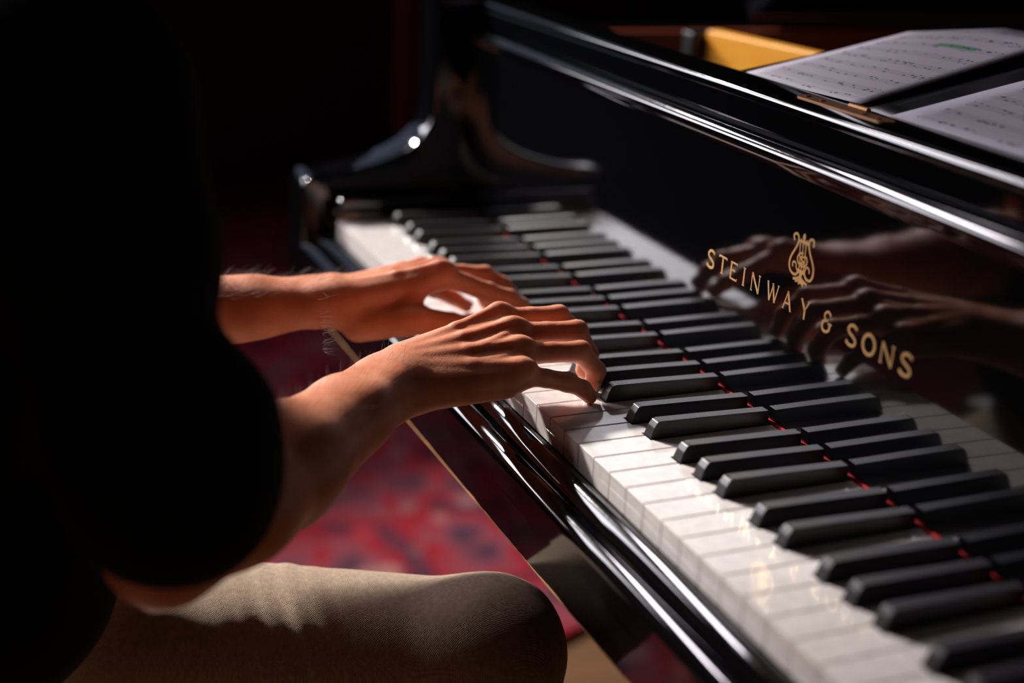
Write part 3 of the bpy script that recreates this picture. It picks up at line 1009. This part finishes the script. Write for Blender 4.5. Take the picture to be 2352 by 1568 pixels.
def hand(H, carp, side):
    """carp: wrist-side ends of the four metacarpals; side=+1 when the little finger lies at +x"""
    palm = []
    order = ['idx', 'mid', 'rng', 'pky']
    for nme, c, rc in zip(order, carp, (12.5, 13, 13, 12.5)):
        m = H[nme][0]
        palm.append(Prim(c, off(m, 0, -4, -2.5), rc, FR[nme][0] - .3, 7))
        palm.append(Prim(off(m, 0, 0, 0), off(m, 0, 2, -2), FR[nme][0] - .2, FR[nme][0] - 1.2, 5))
    for a, b in zip(order, order[1:]):       # fill between the metacarpals
        palm.append(Prim(lerp(carp[order.index(a)], carp[order.index(b)], .5), off(lerp(H[a][0], H[b][0], .5), 0, -5, -2.5), 11.5, 8.4, 8))
    # thenar / hypothenar pads and web
    t = H['thb']
    palm.append(Prim(off(t[0], 0, 0, -2), t[1], 14.5, 11.5, 9))
    palm.append(Prim(lerp(t[0], t[1], .75), off(H['idx'][0], 0, -22, -9), 9, 7.5, 9))
    h0 = carp[3]; h1 = H['pky'][0]
    palm.append(Prim(off(h0, 2 * side, 6, -3), off(h1, -1 * side, -14, -6), 13, 10.5, 8))
    # knuckles
    for nme in order:
        m = H[nme][0]
        palm.append(Prim(off(m, 0, 2.0, 3.4), off(m, 0, -3, 3.0), 6.6, 6.2, 8))
    # tendons on the back of the hand
    for nme, c in zip(order, carp):
        m = H[nme][0]
        a = off(lerp(carp[1], carp[2], .5), 0, 2, 10.5)
        b = off(m, 0, -3, FR[nme][0] - 1.2)
        a = lerp(a, (c[0], c[1], c[2] + 10.5), .55)
        mid = lerp(a, b, .55)
        palm.append(Prim(off(a, 0, 0, -.8), off(mid, 0, 0, -.7), 1.6, 2.4, 6.0)); palm.append(Prim(off(mid, 0, 0, -.7), off(b, 0, 0, -.2), 2.4, 3.0, 6.0))
    B = [(palm, 4.0)]
    for nme in order + ['thb']:
        pts = H[nme]; rs = FR[nme]
        if nme == 'thb':
            ch = chain(pts[1:], rs[1:], 3)
        else:
            p0, p1, p2, p3 = pts
            m1 = lerp(p0, p1, .5); m2 = lerp(p1, p2, .5)
            ch = [Prim(off(p0, 0, 0, -1), m1, rs[0] - 1.2, rs[1] - .55, 4), Prim(m1, p1, rs[1] - .55, rs[1], 2),
                  Prim(p1, m2, rs[1], rs[2] - .5, 2), Prim(m2, p2, rs[2] - .5, rs[2], 2), Prim(p2, p3, rs[2], rs[3], 2)]
            ch.append(Prim(off(p1, 0, .5, 2.2), off(p1, 0, -3, 2.2), rs[1] - 2.0, rs[1] - 2.2, 3))   # dorsal bump of the joint
        B.append((ch, 2.6))
    return B


def vein(pts, r=1.3, k=3.2):
    q = crom([tuple(p) for p in pts], 3) if len(pts) > 2 else pts
    q = [tuple(v) for v in q]
    return [Prim(q[i], q[i + 1], r, r, k) for i in range(len(q) - 1)]


Rc = [(-132, -92, 29), (-121, -95, 29), (-110, -96, 26), (-99, -92, 21)]
Lc = [(-270, -92, 29), (-279, -95, 30), (-289, -95, 29), (-298, -91, 26)]
body = Body()
hr = hand(R, Rc, +1); hl = hand(L, Lc, -1)
# veins on the right hand
z_up = 0
vr = vein([(-112, -84, 31.2), (-115, -66, 37.2), (-108, -48, 40.4), (-112, -30, 44.8), (-117, -16, 47.6)], 1.2, 4.5)
vr += vein([(-104, -90, 29.0), (-100, -70, 32.6), (-98, -52, 35.2), (-97, -36, 36.4), (-98, -22, 38.2)], 1.1, 4.5)
#vr += vein([(-108, -48, 40.4), (-102, -38, 39.5), (-97, -26, 37.5)], .9, 4.5)
vl = vein([(-276, -84, 40), (-272, -60, 45.5), (-273, -40, 49.5), (-272, -22, 52)], 1.4)
hr[0][0].extend(vr); hl[0][0].extend(vl)
# forearms
RW, RE = (-110, -108, 22), (60, -290, 10)
ax = np.array(RE, float) - np.array(RW, float); ax /= np.linalg.norm(ax)
pp = np.array([ax[1], -ax[0], 0]); pp /= np.linalg.norm(pp)     # horizontal, pointing to the thumb side or the other


def arm_prims(Wp, E, S, w0, wm, we, tz=6.0):
    Wp = np.array(Wp, float); E = np.array(E, float); S = np.array(S, float)
    a = (E - Wp) / np.linalg.norm(E - Wp)
    p = np.array([a[1], -a[0], 0]); p /= np.linalg.norm(p)
    q = []
    for sgn in (-1, 1):
        o = p * sgn
        q.append(Prim(Wp + o * 8.5 - a * 4, Wp + a * 52 + o * 9, w0, w0 + 1.5, 10))
        q.append(Prim(Wp + a * 52 + o * 9, Wp + a * 130 + o * 8, w0 + 1.5, wm - 3, 14))
        q.append(Prim(Wp + a * 130 + o * 8, Wp + a * 190 + o * 7, wm - 3, wm, 16))
        q.append(Prim(Wp + a * 190 + o * 7, E + o * 5, wm, we, 16))
    q.append(Prim(Wp + a * 60 + np.array([0, 0, tz]), Wp + a * 175 + np.array([0, 0, tz + 1]), w0 - 1, wm - 6, 14))
    q.append(Prim(Wp + a * 26 + np.array([0, 0, -7.0 + tz * .8]), Wp + a * 130 + np.array([0, 0, -19.0 + tz]), w0, wm - 7, 14))
    q.append(Prim(E, E * .5 + S * .5, we, 40, 16))
    q.append(Prim(E * .5 + S * .5, S, 42, 46, 16))
    return q


RS, LS = (2, -322, 236), (-385, -372, 232)
LW, LE = (-284, -106, 27), (-345, -360, 2)
ra = arm_prims(RW, RE, RS, 18.0, 33, 27, -2.0)
la = arm_prims(LW, LE, LS, 16.5, 31, 31)
ra.append(Prim((-94, -112, 26), (-90, -118, 24), 9, 9, 8))      # ulna head
ra.append(Prim((-128, -104, 18), (-118, -118, 18), 13, 14, 10))
# wrist bridges
ra += [Prim((-104, -94, 17), (-96, -110, 15), 15, 15, 10)]
la += [Prim((-272, -96, 25), (-274, -112, 25), 16, 16, 10), Prim((-292, -96, 25), (-291, -112, 25), 15, 15, 10)]
la.append(Prim((-299, -112, 34), (-300, -118, 33), 7, 7, 7))
hr[0][0].extend(ra); hl[0][0].extend(la)
bodyR = Body(); bodyL = Body()
for g in hr: bodyR.add(*g)
for g in hl: bodyL.add(*g)

creases = []
for H in (R, L):
    for nme in ('idx', 'mid', 'rng', 'pky'):
        p0, p1, p2, p3 = [np.array(q, float) for q in H[nme]]
        a = (p1 - p0) / np.linalg.norm(p1 - p0)
        creases.append((p1, a, FR[nme][1], (-6.0, -4.0, -2.2, 0.2, 2.0)))
        a2 = (p3 - p2) / np.linalg.norm(p3 - p2)
        creases.append((p2, (a2 + (p2 - p1) / np.linalg.norm(p2 - p1)) / 2, FR[nme][2], (-1.4, 0.2, 1.6)))


def skin_extra(p, D):
    for c, a, r, offs in creases:
        q = p - c
        near = (np.abs(q) < 13).all(1)
        if not near.any():
            continue
        qq = q[near]
        s_ = qq @ a
        up = np.clip(qq[:, 2] / r, 0, 1)
        g = 0
        for i, o_ in enumerate(offs):
            g = g + np.exp(-((s_ - o_ - 0.03 * (qq[:, 0] ** 2) * 0.2) / 0.5) ** 2) * (0.45 if i % 2 else 0.3)
        D[near] += g * up
    return D


r_co, r_f = polygonise(bodyR, 1.25, (-190, -360, -45), (115, 85, 300), skin_extra)
l_co, l_f = polygonise(bodyL, 1.35, (-450, -410, -45), (-215, 80, 300), skin_extra)
r_co = relax(r_co, r_f, 2, .4); l_co = relax(l_co, l_f, 2, .4)
# remainder of the body, coarser, joined under the clothes
core = Body()
tors = [
    Prim((-270, -425, 60), (-110, -425, 60), 95, 95, 40), Prim((-280, -402, 180), (-100, -396, 180), 85, 85, 40),
    Prim((-190, -480, -40), (-190, -445, 60), 125, 120, 40),
    Prim((-250, -545, -98), (-130, -545, -98), 92, 92, 40),
    Prim((-190, -380, 250), (-190, -330, 345), 62, 56, 40),
    Prim((-330, -374, 236), (-50, -340, 240), 50, 50, 30),
    Prim((-385, -372, 232), (-366, -367, 125), 46, 40, 30), Prim((2, -322, 236), (32, -307, 123), 46, 40, 30),
]
head_c = np.array((-190, -285, 440.0))
hd = [Prim((-190, -300, 462), (-190, -262, 455), 78, 70, 30), Prim((-190, -262, 425), (-190, -243, 405), 56, 48, 25),
      Prim((-190, -214, 372), (-190, -225, 385), 22, 26, 18),                      # chin
      Prim((-190, -192, 430), (-190, -180, 412), 8, 11, 8), Prim((-199, -184, 409), (-181, -184, 409), 7, 7, 6),  # nose
      Prim((-206, -192, 389), (-174, -192, 389), 6.5, 6.5, 6), Prim((-203, -193, 381), (-177, -193, 381), 6.5, 6.5, 5),  # lips
      Prim((-218, -205, 452), (-162, -205, 452), 12, 12, 12),                     # brow
      Prim((-216, -203, 434), (-216, -203, 434), 10, 10, 4), Prim((-164, -203, 434), (-164, -203, 434), 10, 10, 4),  # eyes
      Prim((-265, -282, 445), (-267, -285, 412), 9, 7, 5), Prim((-115, -282, 445), (-113, -285, 412), 9, 7, 5)]      # ears
legs = []
LEGS = (((-98, -530), (-60, -42, -175), (-72, 0, -660), -20), ((-268, -530), (-262, -95, -325), (-266, -250, -672), -285))
for (x, y0_), kn, an, fy in LEGS:
    kn = np.array(kn, float); an = np.array(an, float); md = (kn + an) / 2
    mq = np.array((-64, -202, -130.)) if fy == 0 else np.array((-266, -300, -225.))
    legs += [Prim((x, y0_, -98), mq, 70, 52, 30), Prim(mq, kn, 52, 44, 30), Prim(kn, md, 50, 46, 20), Prim(md, an, 44, 32, 20),
             Prim((kn[0], 20 + fy, -690), (kn[0], 150 + fy, -708), 32, 24, 20), Prim((kn[0], 150 + fy, -708), (kn[0], 205 + fy, -716), 26, 17, 15)]
core.add(tors + hd + legs, 10)
c_co, c_f = polygonise(core, 5.0, (-480, -680, -740), (90, 250, 580), None, 20, 46)
c_co = relax(c_co, c_f, 1)
person = np_mesh('person', [(r_co, r_f), (l_co, l_f), (c_co, c_f)], M['skin'])
tag(person, 'person in a loose black T-shirt and beige trousers playing the keys with both hands', 'person')

# --- T-shirt
shirt = Body()
sh = [
    Prim((-275, -425, 60), (-105, -425, 60), 104, 104, 40), Prim((-285, -402, 185), (-95, -396, 185), 95, 95, 40),
    Prim((-190, -490, -60), (-190, -450, 60), 136, 130, 40), Prim((-250, -555, -84), (-130, -555, -84), 104, 104, 40),
    Prim((-300, -370, 258), (-80, -350, 262), 52, 52, 30), Prim((-378, -378, 238), (-190, -380, 272), 62, 66, 40), Prim((-6, -335, 244), (-190, -372, 272), 66, 66, 40),
    Prim((2, -326, 238), (24, -310, 165), 72, 60, 20), Prim((24, -310, 165), (42, -308, 118), 60, 46, 16), Prim((42, -308, 118), (60, -288, 74), 46, 58, 16), Prim((60, -288, 74), (61, -284, 53), 59, 60, 15),
    Prim((-190, -440, -55), (-190, -450, 20), 132, 120, 40), Prim((-90, -400, -40), (-110, -440, 40), 78, 78, 40), Prim((-275, -398, -78), (-110, -392, -78), 96, 96, 40),
    Prim((-388, -374, 232), (-350, -378, 72), 68, 54, 25),
]
shirt.add(sh, 10)


def shirt_extra(p, D):
    # openings: neck and the sleeve hems (sleeves are shells with a downward opening)
    nk = np.sqrt(((p - np.array((-190, -350, 330))) ** 2).sum(1)) - 66
    D = np.maximum(D, -nk)
    for c, e, r in (((52, -292, 85), (0, -235, -70), 50), ((-362, -374, 120), (-335, -372, -60), 48)):
        pr = Prim(c, e, r - 6, r + 4)
        dd = pr.d(p)
        D = np.maximum(D, -dd)
    D = D + 1.6 * np.sin(p[:, 2] * 0.055 + p[:, 0] * 0.03) * np.sin(p[:, 1] * 0.04 + 1.3)
    return D


s_co, s_f = polygonise(shirt, 4.0, (-500, -690, -260), (170, -190, 350), shirt_extra, 20, 46)
s_co = relax(s_co, s_f, 2)
np_mesh('shirt', [(s_co, s_f)], M['shirt'], person)

# --- trousers with creases
trs = Body()
tp = [Prim((-250, -548, -94), (-130, -548, -94), 97, 97, 40)]
for (x, y0_), kn, an, fy in LEGS:
    kn = np.array(kn, float); an = np.array(an, float); md = kn * .7 + an * .3
    mq = np.array((-64, -202, -130.)) if fy == 0 else np.array((-266, -300, -225.))
    tp += [Prim((x, y0_, -95), mq, 78, 60, 30), Prim(mq, kn, 60, 50, 30), Prim(kn, md, 53, 55, 20), Prim(md, an + np.array([0, 0, -10]), 58, 58, 20)]
trs.add(tp, 10)


def trouser_extra(p, D):
    w = 0.9 * np.sin(p[:, 1] * 0.12 + 1.2 * np.sin(p[:, 2] * 0.05)) * np.clip(0.4 + 0.6 * np.sin(p[:, 1] * 0.023), 0, 1)
    w = w + 0.7 * np.sin(p[:, 1] * 0.31 + p[:, 2] * 0.12 + p[:, 0] * 0.05) * np.clip(np.sin(p[:, 1] * 0.031 + 0.8), 0, 1)
    D = D + w
    cut = -(p[:, 2] + 672)
    return np.maximum(D, cut)


t_co, t_f = polygonise(trs, 3.2, (-400, -690, -740), (30, 130, 10), trouser_extra, 24, 36)
t_co = relax(t_co, t_f, 1)
np_mesh('trousers', [(t_co, t_f)], M['trouser'], person)
# --- hair on the head, shoes
hb = Body(); hb.add([Prim((-190, -318, 478), (-190, -280, 482), 84, 78, 30), Prim((-190, -345, 440), (-190, -345, 410), 66, 55, 30)], 8)


def hair_extra(p, D):
    face = np.sqrt((((p - np.array((-190, -225, 415))) / np.array((1.1, 1, 1.25))) ** 2).sum(1)) - 62
    D = np.maximum(D, -face)
    return D + 1.5 * np.sin(p[:, 0] * .35 + 2 * np.sin(p[:, 2] * .05))


h_co, h_f = polygonise(hb, 4.0, (-290, -450, 330), (-90, -180, 590), hair_extra, 20, 36)
np_mesh('hair', [(h_co, h_f)], M['hair'], person)
for kx, fy in ((-60, -20), (-266, -285)):
    sb = Body(); sb.add([Prim((kx, 10 + fy, -698), (kx, 170 + fy, -706), 37, 30, 15), Prim((kx, 170 + fy, -706), (kx, 225 + fy, -712), 31, 24, 10), Prim((kx, 15 + fy, -690), (kx, 25 + fy, -660), 40, 42, 15)], 5)
    sb_co, sb_f = polygonise(sb, 4.0, (kx - 60, -60 + fy, -736), (kx + 60, 270 + fy, -600), lambda p, D: np.maximum(D, -(p[:, 2] + 733)), 20)
    np_mesh('shoe', [(sb_co, sb_f)], M['leather'], person)
# --- finger nails
for H in (R, L):
    for nme in ('idx', 'mid', 'rng', 'pky', 'thb'):
        p2, p3 = Vector(H[nme][2]), Vector(H[nme][3])
        a = (p3 - p2).normalized()
        up = Vector((0, .35, 1)) if nme != 'thb' else Vector((0.2, 0, 1))
        side = a.cross(up).normalized(); dn = side.cross(a).normalized()
        if dn.z < 0 and nme == 'thb': dn = -dn
        if dn.y < 0 and nme != 'thb': dn = -dn
        r = FR[nme][3]
        bm = bmesh.new()
        rows = []
        for i in range(7):
            s_ = -r * 0.75 + i / 6 * (r * 1.6)
            row = []
            for j in range(9):
                an = math.radians(-52 + 104 * j / 8)
                rr = r + 0.35 - (0.0 if i < 5 else 0.25 * (i - 4))
                taper = 1.0 - 0.25 * max(0, (i - 4) / 2)
                c = p3 + a * s_ + (dn * math.cos(an * taper) + side * math.sin(an * taper)) * rr
                if i > 4: c -= dn * 0.35 * (i - 4)
                row.append(bm.verts.new(W(*c)))
            rows.append(row)
        for i in range(6):
            for j in range(8):
                bm.faces.new((rows[i][j], rows[i][j + 1], rows[i + 1][j + 1], rows[i + 1][j]))
        bmesh.ops.recalc_face_normals(bm, faces=bm.faces)
        bmesh.ops.solidify(bm, geom=list(bm.faces), thickness=0.0004)
        mesh_obj('fingernail', bm, M['nail'], person, True)
# --- arm hair: thin strands growing from the upper side of both forearms
cu = bpy.data.curves.new('arm_hair', 'CURVE'); cu.dimensions = '3D'; cu.bevel_depth = 0.00006; cu.bevel_resolution = 0
allco = [(r_co, RW, RE, 700), (l_co, LW, LE, 1500)]
for co, Wp, E, cnt in allco:
    Wp = np.array(Wp, float); E = np.array(E, float); a = (E - Wp); Ln = np.linalg.norm(a); a /= Ln
    t = (co - Wp) @ a
    axis = Wp + t[:, None] * a
    rad = co - axis
    sel = np.where((t > -25) & (t < Ln * .85) & (rad[:, 2] > 15))[0]
    pick = rng.choice(sel, cnt, replace=False)
    for i in pick:
        n_ = rad[i] / (np.linalg.norm(rad[i]) + 1e-6)
        ln = 7 + 5 * rng.random()
        dirv = n_ * .55 - a * (.55 + .5 * rng.random()) + rng.normal(0, .22, 3)
        dirv /= np.linalg.norm(dirv)
        p0 = co[i]; p1 = p0 + dirv * ln * .5 + n_ * .6; p2 = p0 + dirv * ln - a * 1.0
        sp = cu.splines.new('POLY'); sp.points.add(2)
        for q, pt in zip(sp.points, (p0, p1, p2)):
            w = W(*pt); q.co = (w.x, w.y, w.z, 1)
        sp.points[0].radius = 1; sp.points[1].radius = .8; sp.points[2].radius = .25
cu.materials.append(M['armhair'])
ah = bpy.data.objects.new('arm_hair', cu); link(ah, person); ah['kind'] = 'stuff'

# ------------------------------------------------------------------ bench
bench = bpy.data.objects.new('piano_bench', None); link(bench)
tag(bench, 'black leather piano bench under the seated player', 'bench')
mesh_obj('seat', box_bm(-430, 50, -700, -410, -270, -192, 14, 4), M['leather'], bench)
mesh_obj('apron', box_bm(-415, 35, -685, -425, -335, -270, 4, 2), M['lacquer'], bench)
for x in (-400, 20):
    for y in (-670, -440):
        mesh_obj('leg', tube_bm([W(x, y, -335), W(x, y, -735)], [0.026, 0.018], 4), M['lacquer'], bench)

# ------------------------------------------------------------------ room (its walls stand at an angle to the piano)
NU = Vector((math.cos(math.radians(22)), math.sin(math.radians(22)))); NV = Vector((-NU.y, NU.x))


def RM(u, v, z):      # room axes (mm) -> world ; z above floor
    p = NU * u + NV * v
    return Vector((p.x / 1000, p.y / 1000, z / 1000))


def room_box(u0, u1, v0, v1, z0, z1, bm=None):
    bm = bm or bmesh.new()
    v8 = [bm.verts.new(RM(u, v, z)) for u in (u0, u1) for v in (v0, v1) for z in (z0, z1)]
    for f in [(0, 1, 3, 2), (4, 6, 7, 5), (0, 4, 5, 1), (2, 3, 7, 6), (0, 2, 6, 4), (1, 5, 7, 3)]:
        bm.faces.new([v8[i] for i in f])
    bmesh.ops.recalc_face_normals(bm, faces=bm.faces)
    return bm


U0, U1, V0, V1, H = -3200, 3600, -2600, 4600, 3700
WV0, WV1, WZ0, WZ1 = -1700, 2000, 1180, 2830


def struct(name, bm, m):
    return tag(mesh_obj(name, bm, m), kind='structure')


struct('floor', room_box(U0 - 200, U1 + 200, V0 - 200, V1 + 200, -120, 0), M['parquet'])
struct('ceiling', room_box(U0 - 200, U1 + 200, V0 - 200, V1 + 200, H, H + 120), M['ceiling'])
bm = room_box(U0 - 180, U0, V0 - 200, WV0, 0, H)
room_box(U0 - 180, U0, WV1, V1 + 200, 0, H, bm)
room_box(U0 - 180, U0, WV0, WV1, 0, WZ0, bm)
room_box(U0 - 180, U0, WV0, WV1, WZ1, H, bm)
struct('wall_left', bm, M['wall'])
struct('wall_right', room_box(U1, U1 + 180, V0 - 200, V1 + 200, 0, H), M['wall'])
struct('wall_back', room_box(U0, U1, V1, V1 + 180, 0, H), M['wall'])
struct('wall_front', room_box(U0, U1, V0 - 180, V0, 0, H), M['wall'])
# window: white frame round the opening
bm = bmesh.new()
for (a, b, c, d) in ((WV0, WV0 + 50, WZ0, WZ1), (WV1 - 50, WV1, WZ0, WZ1), (WV0, WV1, WZ0, WZ0 + 50), (WV0, WV1, WZ1 - 50, WZ1)):
    room_box(U0 - 150, U0 - 90, a, b, c, d, bm)
struct('window_1', bm, M['wall'])
# glowing panel added on the closed wall for highlights on the polished edges, framed
bm = room_box(U0 + 4, U0 + 12, -460, 560, 3230, 3470)
pm, pnt, pb = nodes_of('glowing_highlight_panel')
setp(pb, color=(0.7, 0.7, 0.72), rough=0.5)
pb.inputs['Emission Color'].default_value = (1.0, 0.90, 1.0, 1)
pb.inputs['Emission Strength'].default_value = 52.0
struct('highlight_panel', bm, pm)
bm = bmesh.new()
for (a, b, c, d) in ((-500, -460, 3190, 3510), (560, 600, 3190, 3510), (-500, 600, 3190, 3230), (-500, 600, 3470, 3510)):
    room_box(U0, U0 + 30, a, b, c, d, bm)
struct('trim_1', bm, M['wall'])
# rug and curtain
rug = mesh_obj('patterned_rug', room_box(U0 + 80, -640, -2000, 2300, 0.5, 11), M['rug'])
tag(rug, 'red patterned rug with navy and pink motifs on the floor beyond the knee', 'rug')
bm = bmesh.new()
prev = None
pa, pb = Vector((-2150, 560)), Vector((-2080, 730))
for i in range(61):
    t = i / 60
    p = pa.lerp(pb, t)
    n_ = Vector((pb - pa).normalized()); n_ = Vector((-n_.y, n_.x))
    q = p + n_ * (22 * math.sin(t * 30)); q2 = q + n_ * 4
    cur = [bm.verts.new(W(q.x, q.y, -725)), bm.verts.new(W(q.x, q.y, 1900)), bm.verts.new(W(q2.x, q2.y, 1900)), bm.verts.new(W(q2.x, q2.y, -725))]
    if prev:
        for k in range(4):
            bm.faces.new((prev[k], prev[(k + 1) % 4], cur[(k + 1) % 4], cur[k]))
    prev = cur
bmesh.ops.recalc_face_normals(bm, faces=bm.faces)
cur_ = mesh_obj('curtain', bm, M['curtain'], None, True)
tag(cur_, 'dark red hanging curtain in the gloom beyond the bass end of the piano', 'curtain')

# ------------------------------------------------------------------ light
sd = bpy.data.lights.new('sun', 'SUN'); sd.energy = 7.0; sd.angle = math.radians(3.2); sd.color = (1.0, 0.93, 0.88)
so = bpy.data.objects.new('sun', sd); link(so)
Ldir = Vector((0.82, 0.27, -0.49)).normalized()
so.rotation_euler = Ldir.to_track_quat('-Z', 'Y').to_euler()
ad = bpy.data.lights.new('window_daylight', 'AREA'); ad.shape = 'RECTANGLE'; ad.size = 1.55; ad.size_y = (WZ1 - WZ0) / 1000
ad.energy = 62; ad.spread = math.radians(130); ad.color = (0.95, 0.92, 1.0)
ao = bpy.data.objects.new('window_daylight', ad); link(ao)
ao.location = RM(U0 - 160, -790, (WZ0 + WZ1) / 2)
d = Vector((NU.x, NU.y, 0))
ao.rotation_euler = d.to_track_quat('-Z', 'Z').to_euler()
w = bpy.data.worlds.new('World'); SC.world = w; w.use_nodes = True
w.node_tree.nodes['Background'].inputs[0].default_value = (0.5, 0.6, 0.9, 1)
w.node_tree.nodes['Background'].inputs[1].default_value = 0.3

# ------------------------------------------------------------------ camera (solved from the keyboard's own dimensions)
cd = bpy.data.cameras.new('camera'); co_ = bpy.data.objects.new('camera', cd); link(co_)
cd.sensor_width = 36.0; cd.lens = 3203.37 / 2352 * 36.0; cd.clip_start = 0.05
yaw, pit, rol = 1.15667482, 0.34569451, 0.05289511
F = Vector((-math.cos(pit) * math.sin(yaw), math.cos(pit) * math.cos(yaw), -math.sin(pit)))
Rv = Vector((math.cos(yaw), math.sin(yaw), 0)); Uv = Rv.cross(F)
R2 = Rv * math.cos(rol) + Uv * math.sin(rol); U2 = Uv * math.cos(rol) - Rv * math.sin(rol)
mt = Matrix((R2, U2, -F)).transposed().to_4x4()
mt.translation = W(748.54, -392.56, 382.2)
co_.matrix_world = mt
cd.dof.use_dof = True; cd.dof.focus_distance = 0.995; cd.dof.aperture_fstop = 2.3
SC.camera = co_
SC.view_settings.view_transform = 'Standard'; SC.view_settings.look = 'None'
SC.view_settings.exposure = 0.0; SC.view_settings.gamma = 1.0; SC.view_settings.use_curve_mapping = False
SC.cycles.max_bounces = 10; SC.cycles.glossy_bounces = 6; SC.cycles.diffuse_bounces = 5
SC.cycles.use_denoising = True
